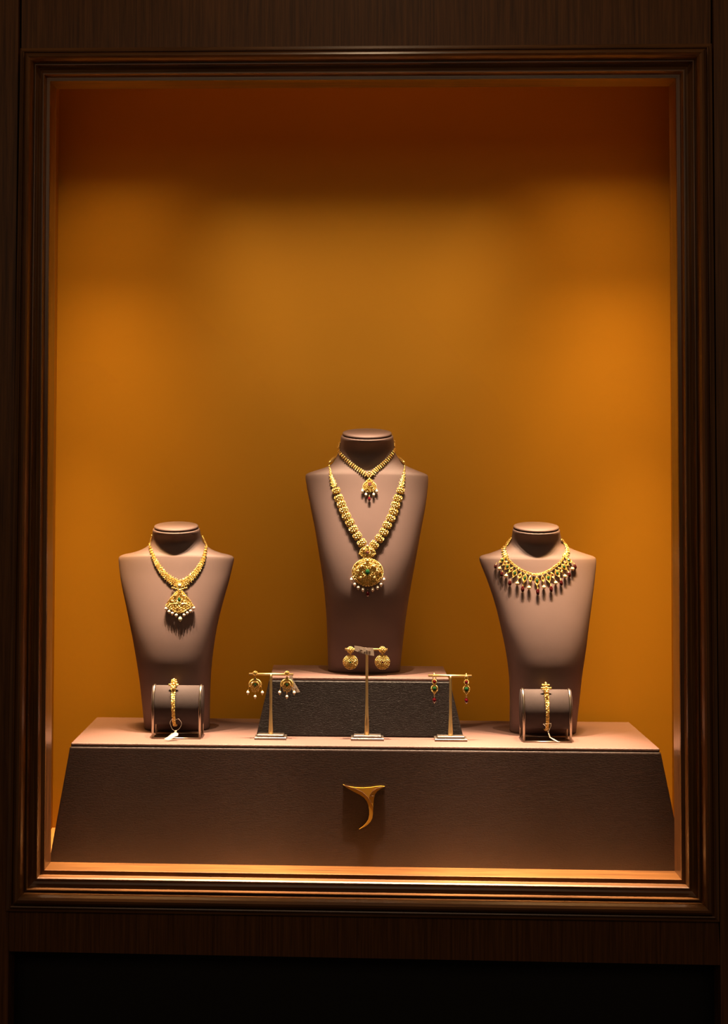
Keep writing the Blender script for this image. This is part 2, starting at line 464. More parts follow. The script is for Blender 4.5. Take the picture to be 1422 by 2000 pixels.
def bust(label, sil, zb, yb, shoulder_py, cap, tilt, seed=0):
    """sil: (py, xl, xr) from the neck top down to the base; zb base height; yb depth of the base front."""
    ym = yb + .045
    pts = []
    for py, xl, xr in sil:
        l, r = at(xl, py, ym), at(xr, py, ym)
        pts.append(((l.z + r.z) / 2, l.x, r.x))
    pts.sort()
    z0 = pts[0][0]
    pts = [(zb + (z - z0) * (pts[-1][0] - zb) / (pts[-1][0] - z0), l, r) for z, l, r in pts]
    zs = at(711, shoulder_py, ym).z; ztop = pts[-1][0]
    L = [(z, l) for z, l, r in pts]; R = [(z, r) for z, l, r in pts]
    H = zs - zb
    k = H / .39
    UT = (ztop - zb) / H; nk = lambda v: 1 + (UT - 1) * v
    front = [(0, 0), (.1, -.012), (.2, -.024), (.3, -.033), (.4, -.038), (.5, -.0385), (.6, -.036), (.7, -.031), (.8, -.024), (.9, -.015), (1.0, -.004), (nk(.2), .004), (nk(.40), .008), (nk(.6), .007), (nk(.8), .000), (nk(1), -.008)]
    back = [(0, .085), (.3, .070), (.6, .045), (.85, .042), (1.0, .055), (nk(.4), .074), (nk(.7), .078), (nk(1), .080)]
    t = thing('necklace_bust', label, 'display bust', ((pts[0][1] + pts[0][2]) / 2, yb + .04, zb))
    NZ, NA = 110, 72
    rings = []
    zlist = []
    for i in range(NZ + 1):
        zlist.append(zb + (ztop - zb) * i / NZ)
    # finer near the shoulder
    zlist += [zs - .012 + .02 * i / 24 for i in range(25)]
    zlist = sorted(set(zlist))
    def ring(z, grow=0.0, zz=None):
        u = (z - zb) / H
        l, r = catmull(L, z), catmull(R, z)
        cx, hw = (l + r) / 2, (r - l) / 2 + grow
        f = yb + catmull(front, u) * k ; bk = yb + catmull(back, u) * k
        # near the shoulder tip the section thins towards the ends; neck is round
        neck = smooth(.98, 1.10, u)
        e = 2.0 / (2.7 * (1 - neck) + 2.0 * neck)
        cy, hd = (f + bk) / 2, (bk - f) / 2 + grow
        tl = tilt * smooth(1.05, (ztop - zb) / H, u)
        out = []
        for j in range(NA):
            w = 2 * PI * j / NA
            c, s_ = math.cos(w), math.sin(w)
            x = math.copysign(abs(c) ** e, c) * hw
            y = math.copysign(abs(s_) ** e, s_) * hd
            # shallow hollow beside the breast bone
            out.append(Vector((cx + x, cy + y, (z if zz is None else zz) + y * tl)))
        return out
    for z in zlist: rings.append(ring(z))
    b = MB()
    # rounded upper lip
    zt_ = ztop
    rings.append(ring(ztop, -.0012, zt_ + .0012)); rings.append(ring(ztop, -.0035, zt_ + .0016)); rings.append(ring(ztop, -.02, zt_ + .0016))
    b.rings(rings, 'suede')
    body = b.build('body', t, True)
    sub = None
    # cap
    capb = MB(); cr_ = []
    cl, cr2 = cap
    base = ring(ztop)
    hwcap = (at(cr2, sil[0][0], ym).x - at(cl, sil[0][0], ym).x) / 2
    hw = (R[-1][1] - L[-1][1]) / 2
    g0 = hwcap - hw
    for gr, dz in ((-.006, .0014), (-.006, .0032), (g0 - .0006, .0034), (g0, .0042), (g0, .0058), (g0 - .0008, .0072), (g0 - .003, .0080), (g0 - .012, .0086), (g0 - .03, .0088)):
        cr_.append([p + Vector((0, 0, dz)) for p in ring(ztop, gr)])
    capb.rings(cr_, 'suede')
    capb.build('neck_cap', t, True)
    vs = [v for v in b.v]; fs = [f for f in b.f]
    return t, BVHTree.FromPolygons([Vector(v) for v in vs], fs), ym

SIL_C = [(852, 666.4, 767.8), (861, 665, 768.8), (872, 663.5, 770), (881, 661.5, 771.5), (890, 658.5, 775), (899, 654, 780.5), (907, 648, 788), (914, 636, 801), (920, 617, 815.5),
         (924.5, 604, 827), (928, 598.5, 833.5), (933, 597.3, 835.3), (945, 599, 835), (985, 606.5, 830), (1038, 617, 820), (1091, 625.5, 810.5), (1144, 633, 801), (1197, 637.5, 793), (1250, 639.8, 787), (1314, 641, 781)]
SIL_L = [(1033, 300.7, 391.2), (1042, 299.5, 392.8), (1050, 298.5, 394.5), (1058, 296.3, 397.5), (1064, 293, 402), (1070, 286, 409.5), (1075, 277, 418.5), (1080, 262, 434), (1083.5, 246, 449.5), (1087, 238.5, 457),
         (1091, 236.3, 459), (1100, 237, 458), (1135, 242.5, 450.5), (1180, 252.6, 438.5), (1225, 262, 428), (1270, 270, 420.6), (1315, 276, 415.3), (1360, 280, 412.5), (1432, 284, 410)]
SIL_R = [(1034, 1000, 1091), (1042, 999.5, 1092.5), (1050, 998.5, 1094.5), (1058, 996, 1098), (1065, 991, 1103.5), (1071, 982, 1114), (1077, 967, 1129), (1082, 952, 1144.5), (1085.5, 939, 1155),
         (1089, 935, 1159.2), (1094, 934.6, 1160), (1103, 937, 1159.2), (1135, 949, 1154.5), (1180, 963.2, 1148), (1225, 974, 1141.8), (1270, 983.6, 1136.6), (1315, 990.5, 1131), (1360, 993.5, 1127.6), (1434, 995, 1123)]
bustC, bvC, ymC = bust('tallest taupe suede bust standing on the riser, wearing a choker and a long pendant necklace', SIL_C, ZR, .262, 928, (670, 766), .24)
bustL, bvL, ymL = bust('taupe suede bust behind the left bracelet stand, wearing a necklace with a fan pendant', SIL_L, ZP, .241, 1087, (303, 388.5), .20)
bustR, bvR, ymR = bust('taupe suede bust behind the right bracelet stand, wearing a collar of dark red drops', SIL_R, ZP, .241, 1089, (1002, 1090), .20)

# ------------------------------------------------------------------ jewellery
U = 0.00104   # one photo pixel on the busts, in metres
CAMD = Vector((0, -1, 0))
def on(bv, ym, px, py, lift):
    d = ray(px, py)
    h = bv.ray_cast(EYE, d)
    if h[0] is None:
        q = EYE + d * ((ym - .01 - EYE.y) / d.y)
        h = bv.find_nearest(q)
        p, nrm = q, h[1]
        nn = (q - h[0])
        nrm = (nn.normalized() + CAMD * .4).normalized() if nn.length > 1e-6 else h[1]
        return p, nrm
    nrm = h[1]
    if nrm.dot(CAMD) < 0: nrm = -nrm
    nrm = (nrm + CAMD * .35).normalized()
    return h[0] + nrm * lift, nrm
def fr_on(bv, ym, px, py, lift, ang):
    """Frame at a pixel of a bust: local z out of the surface, local y pointing along image direction ang (degrees, 0 = up, clockwise)."""
    p, nrm = on(bv, ym, px, py, lift)
    a = math.radians(ang)
    y = right * math.sin(a) + up * math.cos(a)
    y = (y - nrm * y.dot(nrm)).normalized()
    x = y.cross(nrm).normalized()
    return frame(p, x, y, nrm)

def pathpts(pts, step):
    """Evenly spaced points with direction along an image polyline."""
    segs = []; tot = 0
    for (x0, y0), (x1, y1) in zip(pts, pts[1:]):
        l = math.hypot(x1 - x0, y1 - y0); segs.append((tot, l, x0, y0, x1, y1)); tot += l
    n = max(1, round(tot / step)); out = []
    for i in range(n + 1):
        s = tot * i / n
        for (t0, l, x0, y0, x1, y1) in segs:
            if s <= t0 + l + 1e-6:
                k = (s - t0) / l if l else 0
                out.append((x0 + (x1 - x0) * k, y0 + (y1 - y0) * k, math.degrees(math.atan2(x1 - x0, -(y1 - y0))), i / n))
                break
    return out

# --- small meshes (units: metres, built from pixel sizes) ---
def m_link_ornate(seed):
    r = random.Random(seed); b = MB(); k = U
    sq = lambda w, p: math.copysign(abs(w) ** p, w)
    rg = []
    for (g, z) in ((.9, -.6), (1.0, 0), (.96, .9), (.7, 1.7), (.02, 2.0)):
        rg.append([Vector((8.3 * g * sq(math.cos(2 * PI * i / 24), .6) * k, 5.3 * g * sq(math.sin(2 * PI * i / 24), .6) * k, z * k)) for i in range(24)])
    b.rings(rg, 'gold_soft')
    for sx in (-1, 1):
        b.ball((sx * 3.5 * k, 2.0 * k, 2.2 * k), (2.5 * k, 2.1 * k, 1.7 * k), 'gold')
        b.ball((sx * 4.0 * k, -2.4 * k, 2.0 * k), (2.6 * k, 1.9 * k, 1.5 * k), 'gold')
        b.ball((sx * 7.0 * k, .2 * k, 1.6 * k), (1.7 * k, 2.2 * k, 1.4 * k), 'gold')
    b.ball((0, 3.2 * k, 2.5 * k), (1.9 * k, 2.2 * k, 1.6 * k), 'gold')
    b.ball((0, -.8 * k, 2.8 * k), (1.8 * k, 1.6 * k, 1.5 * k), 'gold')
    b.ball((0, -4.0 * k, 2.2 * k), (1.6 * k, 1.3 * k, 1.3 * k), 'gold')
    for i in range(18):
        w = 2 * PI * i / 18 + .17
        b.ball((8.3 * k * sq(math.cos(w), .65), 5.5 * k * sq(math.sin(w), .65), .9 * k), (.95 + .3 * r.random()) * k, 'gold', 8, 5)
    for i in range(10):
        b.ball(((r.random() - .5) * 14 * k, (r.random() - .5) * 9 * k, 2.5 * k), (.55 + .4 * r.random()) * k, 'gold', 8, 5)
    return b.mesh('ornate_link')
def m_bead_pair():
    b = MB(); k = U
    b.ball((0, 2.3 * k, .8 * k), (1.55 * k, 2.0 * k, 1.6 * k), 'gold')
    b.ball((0, -.6 * k, 1.0 * k), (1.5 * k, 1.5 * k, 1.6 * k), 'gold')
    b.ball((0, -3.0 * k, .8 * k), (1.2 * k, 1.4 * k, 1.3 * k), 'gold')
    b.ball((0, -4.7 * k, .6 * k), .8 * k, 'gold', 8, 5)
    b.ball((0, 0, 0), (1.0 * k, 3.8 * k, .9 * k), 'gold_soft')
    return b.mesh('bead_link')
def m_small_link(seed=0, wide=1.0):
    r = random.Random(seed); b = MB(); k = U
    b.ball((0, 0, .2 * k), (1.9 * k * wide, 1.9 * k, 1.2 * k), 'gold')
    for s in (-1, 1):
        b.ball((s * 1.7 * k * wide, .4 * k, .4 * k), 1.0 * k, 'gold', 8, 5)
        b.ball((s * 1.0 * k * wide, -1.5 * k, .7 * k), .8 * k, 'gold', 8, 5)
    return b.mesh('chain_link')
def m_band(seed, w, h):
    """Granulated band element w by h pixels."""
    r = random.Random(seed); b = MB(); k = U
    b.ball((0, 0, 0), (w / 2 * k, h / 2 * 1.15 * k, 1.3 * k), 'gold_soft', 14, 6)
    nx = max(2, int(w / 1.9)); ny = max(2, int(h / 1.9))
    for i in range(nx):
        for j in range(ny):
            x = ((i + .5) / nx - .5) * w * .95; y = ((j + .5) / ny - .5) * h * 1.05
            b.ball((x * k + (r.random() - .5) * .5 * k, y * k + (r.random() - .5) * .5 * k, (1.1 + .5 * r.random()) * k), (.75 + .45 * r.random()) * k, 'gold', 8, 5)
    for s in (-1, 1):
        b.ball((s * w / 2 * k, 0, .5 * k), 1.1 * k, 'gold', 8, 5)
    return b.mesh('band_link')
def disc_beads(b, cx, cy, rx, ry, k, r, inside, mat='gold', z0=1.6, dome=2.5, base=True):
    """Rings of granulation filling an ellipse; inside(x, y) filters."""
    nr = int(max(rx, ry) / 2.6)
    for q in range(1, nr + 1):
        f = q / nr
        m_ = max(5, int(2 * PI * (rx + ry) / 2 * f / 2.7))
        for i in range(m_):
            w = 2 * PI * (i + .5 * (q % 2)) / m_
            x, y = rx * f * math.cos(w), ry * f * math.sin(w)
            if not inside(x, y): continue
            if q < nr and r.random() < .18: continue
            s = (.85 + .6 * r.random()) if q < nr else 1.25
            b.ball(((cx + x) * k, (cy + y) * k, (z0 + dome * (1 - f * f) + r.random() * .9) * k), s * k, mat, 8, 5)
def m_pendant_round():
    r = random.Random(3); b = MB(); k = U
    b.ball((0, 0, 0), (29 * k, 25.5 * k, 3.2 * k), 'gold_soft', 32, 10)
    disc_beads(b, 0, 0, 29.5, 26, k, r, lambda x, y: x * x + y * y > 40, z0=1.2, dome=2.6)
    for i in range(14):    # lotus petals round the stone
        w = 2 * PI * i / 14
        rot = Matrix.Rotation(w, 3, 'Z')
        b.ball((9.2 * k * math.cos(w), 9.2 * k * math.sin(w), 4.6 * k), (3.0 * k, 1.4 * k, 1.2 * k), 'gold', 8, 5, rot)
    for sx in (-1, 1):     # raised scrolls above the stone
        pts = [(sx * (6 + 13 * t) * k, (10 - 9 * t * t + 5 * math.sin(PI * t)) * k, (6.2 - 3 * t) * k) for t in [i / 8 for i in range(9)]]
        b.tube(pts, 1.25 * k, 'gold', 8)
        pts = [(sx * (3 + 15 * t) * k, (17 - 5 * t * t) * k, (5 - 2.5 * t) * k) for t in [i / 8 for i in range(9)]]
        b.tube(pts, 1.1 * k, 'gold', 8)
        b.ball((sx * 12 * k, 11 * k, 4.8 * k), (3.3 * k, 2.6 * k, 2 * k), 'gold')
        b.ball((sx * 18 * k, 2 * k, 4.0 * k), (2.6 * k, 3.2 * k, 1.8 * k), 'gold')
        b.ball((sx * 13 * k, -10 * k, 4.0 * k), (3.0 * k, 2.2 * k, 1.8 * k), 'gold')
    b.ball((0, 22 * k, 3 * k), (4 * k, 3 * k, 2.4 * k), 'gold')
    for i in range(34):
        w = 2 * PI * i / 34
        b.ball((29.5 * k * math.cos(w), 26 * k * math.sin(w), .6 * k), 1.5 * k, 'gold', 8, 5)
    return b.mesh('round_pendant')
def m_connector():
    r = random.Random(5); b = MB(); k = U
    b.ball((0, -1 * k, 0), (14.5 * k, 10.5 * k, 2.4 * k), 'gold_soft', 24, 8)
    disc_beads(b, 0, -1, 14.5, 11, k, r, lambda x, y: x * x + (y + 1) ** 2 > 20, z0=1.2, dome=1.8)
    for s in (-1, 1):
        b.ball((s * 15 * k, -4 * k, 1 * k), (2 * k, 1.8 * k, 1.6 * k), 'gold')
        b.ball((s * 7 * k, 4 * k, 3.4 * k), (3 * k, 2.3 * k, 1.6 * k), 'gold')
    b.ball((0, 10 * k, 2 * k), (3.2 * k, 3.4 * k, 2.2 * k), 'gold')
    b.tube([(0, -10 * k, 1 * k), (0, -15 * k, 1 * k)], 1.3 * k, 'gold')
    return b.mesh('connector')
def m_pendant_drop():
    r = random.Random(8); b = MB(); k = U
    b.ball((0, 0, 0), (12 * k, 10 * k, 2.4 * k), 'gold_soft', 20, 8)
    b.ball((0, 8 * k, 0), (6 * k, 8 * k, 2 * k), 'gold_soft', 16, 8)
    disc_beads(b, 0, 0, 12.5, 10.5, k, r, lambda x, y: x * x + (y - 3) ** 2 > 14, z0=1.1, dome=1.6)
    for i in range(10):
        w = PI * i / 9
        b.ball(((7.5 * math.cos(w)) * k, (7 + 7 * math.sin(w)) * k, 1.8 * k), 1.2 * k, 'gold', 8, 5)
    for i in range(9):
        w = 2 * PI * i / 9
        b.ball((4.4 * k * math.cos(w), (3.5 + 4.8 * math.sin(w)) * k, 3.3 * k), 1.1 * k, 'gold', 8, 5)
    b.ball((0, 15 * k, 1.5 * k), (1.8 * k, 2.6 * k, 1.5 * k), 'gold')
    return b.mesh('drop_pendant')
def m_pendant_fan():
    """Fan: apex at the top, widening to a curved lower edge. local pixels, origin at the stone."""
    r = random.Random(11); b = MB(); k = U
    def half(y):   # half width at height y (px above the stone, from +17 down to -29)
        if y > 17: return 0
        if y > -12: return min(26.5, 4 + 23 * ((17 - y) / 29) ** .82)
        return 26.5 * max(0, 1 - ((-12 - y) / 15)) ** .72
    ys = [17 - 43.8 * i / 40 for i in range(41)]
    ringz = []
    poly = [(half(y), y) for y in ys] + [(-half(y), y) for y in reversed(ys)]
    b.prism([(x * k, y * k) for x, y in poly][::-1], 1.6 * k, 'gold_soft', Matrix.Identity(4))
    y = 15.5; row = 0
    while y > -26:
        h = half(y); n_ = max(1, int(2 * h / 2.5))
        for i in range(n_ + 1):
            x = -h + 2 * h * i / n_ if n_ else 0
            if x * x + y * y < 26: continue
            if 0 < i < n_ and r.random() < .15: continue
            s = .9 + .55 * r.random()
            b.ball((x * k, (y + .6 * math.sin(i * 2.1)) * k, (2.2 + r.random() * 1.2 + 1.4 * (1 - abs(x) / 30)) * k), s * k, 'gold', 8, 5)
        y -= 2.45; row += 1
    for t in range(9):
        w = 2 * PI * t / 9
        b.ball((4.0 * k * math.cos(w), 4.8 * k * math.sin(w), 4.2 * k), 1.15 * k, 'gold', 8, 5)
    for s in (-1, 1):
        pts = [(s * (5 + 18 * t) * k, (8 - 14 * t + 4 * math.sin(PI * t)) * k, (5 - 1.5 * t) * k) for t in [i / 8 for i in range(9)]]
        b.tube(pts, 1.1 * k, 'gold', 8)
        pts = [(s * (3 + 20 * t) * k, (-8 - 6 * t + 3 * math.sin(PI * t)) * k, (4.6 - 1.5 * t) * k) for t in [i / 8 for i in range(9)]]
        b.tube(pts, 1.0 * k, 'gold', 8)
    b.ball((0, 18 * k, 2.5 * k), (3.6 * k, 3 * k, 2.4 * k), 'gold')
    return b.mesh('fan_pendant')
def m_pearl(rx, ry, mat='pearl', tip=True, neck=2.5):
    b = MB(); k = U
    b.ball((0, 0, 0), (rx * k, ry * k, rx * k), mat, 14, 10)
    b.tube([(0, ry * k * .8, 0), (0, (ry + neck) * k, 0)], .5 * k, 'gold', 6)
    if tip:
        b.ball((0, -(ry + .5) * k, 0), (.9 * k, 1.1 * k, .9 * k), 'gold', 8, 5)
        b.ball((0, (ry + .1) * k, 0), (1.2 * k, .8 * k, 1.2 * k), 'gold', 8, 5)
    return b.mesh('pearl')
def m_gem(rx, ry, rz, mat, nu=10, nv=6):
    b = MB(); k = U
    b.ball((0, 0, 0), (rx * k, ry * k, rz * k), mat, nu, nv, None, True)
    return b.mesh('gemstone')
def m_gemdrop(rx, ry, mat):
    b = MB(); k = U
    b.ball((0, 0, 0), (rx * k, ry * k, rx * .8 * k), mat, 16, 12)
    b.ball((0, (ry + .3) * k, 0), (1.4 * k, 1.2 * k, 1.4 * k), 'gold', 8, 5)
    b.tube([(0, ry * k, 0), (0, (ry + 3) * k, 0)], .5 * k, 'gold', 6)
    b.ball((0, -(ry + .2) * k, 0), .7 * k, 'gold', 8, 5)
    return b.mesh('gem_drop')
def m_setting(rx, ry, gem, leafs=True):
    """Oval collet with rim of beads and a cut stone."""
    b = MB(); k = U
    b.ball((0, 0, 0), (rx * k, ry * k, 1.4 * k), 'gold_soft', 14, 6)
    n_ = max(8, int((rx + ry) * 1.35))
    for i in range(n_):
        w = 2 * PI * i / n_
        b.ball((rx * .92 * k * math.cos(w), ry * .92 * k * math.sin(w), 1.0 * k), .95 * k, 'gold', 8, 5)
    if leafs:
        b.ball((0, -(ry + 1.4) * k, .6 * k), (1.8 * k, 1.5 * k, 1.2 * k), 'gold')
        for s in (-1, 1): b.ball((s * 1.9 * k, -(ry + .2) * k, .8 * k), 1.2 * k, 'gold', 8, 5)
        b.ball((0, -(ry + 3.6) * k, .5 * k), 1.1 * k, 'gold', 8, 5)
        b.ball((0, (ry + 1) * k, .6 * k), (1.6 * k, 1.4 * k, 1.1 * k), 'gold')
    return b.mesh('stone_setting')

ORN = [m_link_ornate(i) for i in range(4)]
SM = [m_small_link(0, 1.0), m_small_link(1, 1.5)]
BP = m_bead_pair()

def gem_on(mesh, fr, off, parent, name='gemstone', label=None):
    return part_at(name, mesh, fr @ Matrix.Translation(Vector(off) * U), parent, label)

# --- long necklace on the tall bust
def place_long():
    t = thing('necklace', 'long gold necklace of broad ornate links ending in a large round pendant with pearls', 'necklace', on(bvC, ymC, 718, 1118, 0)[0])
    A = (bvC, ymC)
    left = [(656.8, 959), (662, 973.5), (667, 985.5), (671.6, 997), (677, 1009), (683.6, 1021), (690.2, 1034), (698, 1047), (706.5, 1060.5)]
    rght = [(782, 959), (776.8, 974), (772.2, 987), (768.3, 1000), (762.8, 1012.5), (756, 1026), (749.5, 1039.5), (741, 1052), (731, 1064)]
    for ps in (left, rght):
        for i, (x, y) in enumerate(ps):
            q0, q1 = ps[max(0, i - 1)], ps[min(len(ps) - 1, i + 1)]
            ang = math.degrees(math.atan2(q0[0] - q1[0], q1[1] - q0[1]))
            fr = fr_on(*A, x, y, 2.6 * U, ang)
            s = .92 if i == 0 else 1.0
            part_at('link', ORN[(i * 3 + (ps is rght)) % 4], fr @ Matrix.Diagonal((s, 1.13 * s, 1, 1)), t)
    for ps in ([(643.5, 902), (644, 912), (646, 926), (649, 938), (653, 950)], [(789.5, 903), (790, 914), (788.5, 927), (786, 939), (783.5, 950)]):
        pp = pathpts(ps, 3.1)
        for i, (x, y, a, s) in enumerate(pp):
            w = .55 + 1.5 * smooth(.15, 1, s)
            fr = fr_on(*A, x, y, 1.6 * U, a + 180)
            part_at('chain_link', SM[i % 2], fr @ Matrix.Diagonal((w, .95, 1, 1)), t)
    # padded ends that vanish over the shoulders
    for (x0, y0, x1, y1) in ((643, 903, 659, 890), (789.5, 903, 775, 891)):
        p0_, _ = on(*A, x0, y0, 0); p1_, _ = on(*A, x1, y1, 0)
        p0_ = at(x0, y0, ymC - .022); p1_ = at(x1, y1, ymC + .022)
        b = MB(); 
        pts = [p0_.lerp(p1_, i / 10) for i in range(11)]
        b.tube(pts, [(1.0 + 2.7 * math.sin(PI * min(1, i / 10 * 1.05)) ** .7) * U for i in range(10)] + [1.0 * U], 'gold', 12)
        b.ball(p0_, 2.0 * U, 'gold'); b.ball(p1_, 1.4 * U, 'gold')
        b.build('end_piece', t)
    fr = fr_on(*A, 717.6, 1078, 3.0 * U, 0)
    con = part_at('connector', m_connector(), fr, t, 'small domed gold piece with a dark red stone')
    gem_on(m_gem(3.6, 3.3, 1.8, 'garnet', 8, 5), fr, (0, -1.5, 4.0), con)
    fr = fr_on(*A, 718, 1117.5, 4.0 * U, 0)
    pen = part_at('pendant', m_pendant_round(), fr, t, 'large round granulated gold pendant')
    gem_on(m_gem(4.3, 5.8, 2.4, 'emerald', 10, 6), fr, (0, .5, 6.2), pen, label='oval green stone')
    pm = m_pearl(3.4, 4.2)
    for (x, y) in ((480, 1080), (520, 1143), (570, 1188), (632, 1216), (767, 1216), (833, 1188), (880, 1143), (914, 1080)):
        f2 = fr_on(*A, 620 + x / 7.11, 980 + y / 7.11, 4.2 * U, 0)
        part_at('pearl', pm, f2, pen)
    f2 = fr_on(*A, 718.1, 1158.5, 4.2 * U, 0)
    part_at('gem_drop', m_gemdrop(3.9, 6.4, 'ruby'), f2, pen, 'pointed red drop')
    return t
place_long()

# --- choker on the tall bust
def place_choker():
    t = thing('necklace', 'gold bead choker high on the neck of the tall bust, with a small ruby pendant', 'necklace', on(bvC, ymC, 721, 945, 0)[0])
    A = (bvC, ymC)
    c = lambda x, y: (590 + x / 5.469, 810 + y / 5.469)
    left = [c(*q) for q in ((425, 425), (470, 480), (520, 525), (580, 572), (640, 612), (685, 640))]
    rght = [c(*q) for q in ((965, 400), (925, 462), (880, 515), (830, 560), (785, 595), (750, 632))]
    for ps, sgn in ((left, 1), (rght, -1)):
        pp = pathpts(ps, 4.3)
        for (x, y, a, s) in pp:
            fr = fr_on(*A, x, y, 2.4 * U, a - 90 if sgn > 0 else a + 90)
            g = .8 + .3 * s
            part_at('bead_link', BP, fr @ Matrix.Diagonal((1.25, g, 1.1, 1)), t)
    for ps in ([c(405, 300), c(388, 345), c(398, 385), c(418, 420)], [c(990, 280), c(990, 330), c(980, 370), c(968, 395)]):
        for i, (x, y, a, s) in enumerate(pathpts(ps, 3.2)):
            part_at('chain_link', SM[1], fr_on(*A, x, y, 1.6 * U, a + 180) @ Matrix.Diagonal((.8 + .3 * s, .9, 1, 1)), t)
    fr = fr_on(*A, *c(718, 640), 3.2 * U, 0)
    b = MB(); k = U
    for (x, y, r_) in ((0, 4, 2.2), (-4, 2, 2), (4, 2, 2), (-5, -2, 1.8), (5, -2, 1.8), (0, -1, 2.4), (-2.6, -5, 1.8), (2.6, -5, 1.8), (0, -8, 1.3)):
        b.ball((x * k, y * k, 1.2 * k), r_ * k, 'gold')
    part_at('clasp', b.mesh('clasp'), fr, t)
    fr = fr_on(*A, *c(720, 772), 3.2 * U, 0)
    pen = part_at('pendant', m_pendant_drop(), fr, t, 'small domed gold pendant with a square red stone')
    b = MB(); b.box((-2.8 * k, -3 * k, 0), (2.8 * k, 3 * k, 2 * k), 'ruby')
    gem_on(b.mesh('gemstone'), fr, (0.5, 4.5, 2.8), pen, label='square red stone')
    pm = m_pearl(2.5, 3.7)
    for q in ((645, 820), (682, 858), (765, 858), (797, 822)):
        part_at('pearl', pm, fr_on(*A, *c(*q), 3.6 * U, 0), pen)
    part_at('gem_drop', m_gemdrop(2.9, 4.4, 'ruby'), fr_on(*A, *c(718, 903), 3.6 * U, 0), pen, 'red drop')
    return t
place_choker()

# --- necklace on the left bust
def place_left():
    t = thing('necklace', 'textured gold necklace with a fan-shaped pendant fringed with pearls', 'necklace', on(bvL, ymL, 351, 1175, 0)[0])
    A = (bvL, ymL)
    c = lambda x, y: (220 + x / 5.469, 1000 + y / 5.469)
    left = [c(*q) for q in ((405, 385), (420, 440), (455, 518), (492, 585), (542, 655), (600, 712), (660, 752), (700, 770))]
    rght = [c(*q) for q in ((995, 385), (985, 460), (955, 545), (908, 625), (855, 690), (800, 738), (750, 765))]
    bands = [m_band(i, 9, 5.6) for i in range(3)]
    for ps in (left, rght):
        for i, (x, y, a, s) in enumerate(pathpts(ps, 5.0)):
            w = .62 + 1.1 * s
            part_at('band_link', bands[i % 3], fr_on(*A, x, y, 1.8 * U, a) @ Matrix.Diagonal((w, 1, 1, 1)), t)
    for ps in ([c(425, 252), c(405, 300), c(400, 340), c(403, 378)], [c(960, 262), c(980, 305), c(998, 345), c(998, 378)]):
        pp = pathpts(ps, 3.0)
        for i, (x, y, a, s) in enumerate(pp):
            part_at('chain_link', SM[0], fr_on(*A, x, y, 1.5 * U, a + 180) @ Matrix.Diagonal((.9, 1, 1, 1)), t)
    fr = fr_on(*A, *c(718, 785), 3.2 * U, 0)
    s_ = part_at('stone_setting', m_setting(6.2, 5.2, None, False), fr, t)
    gem_on(m_gem(3.6, 3.2, 1.5, 'crystal'), fr, (0, 0, 1.6), s_)
    b = MB(); k = U
    for i in range(9):
        x = -14 + 28 * i / 8
        b.ball((x * k, (-8.5 + abs(x) * .28) * k, .8 * k), 1.7 * k, 'gold', 8, 6)
    part_at('bead_row', b.mesh('bead_row'), fr, t)
    fr = fr_on(*A, *c(718, 937), 3.0 * U, 0)
    pen = part_at('pendant', m_pendant_fan(), fr, t, 'fan-shaped granulated gold pendant')
    gem_on(m_gem(2.7, 3.6, 1.6, 'emerald'), fr, (0, 0, 4.4), pen, label='small dark green stone')
    pm = m_pearl(3.1, 3.3)
    for q in ((575, 1033), (608, 1064), (642, 1082), (683, 1102), (765, 1100), (800, 1078), (833, 1057), (866, 1027)):
        part_at('pearl', pm, fr_on(*A, *c(*q), 4.4 * U, 0), pen)
    part_at('gem_drop', m_gemdrop(3.9, 5.2, 'crystal'), fr_on(*A, *c(725, 1142), 3.6 * U, 0), pen, 'clear pale drop')
    return t
place_left()

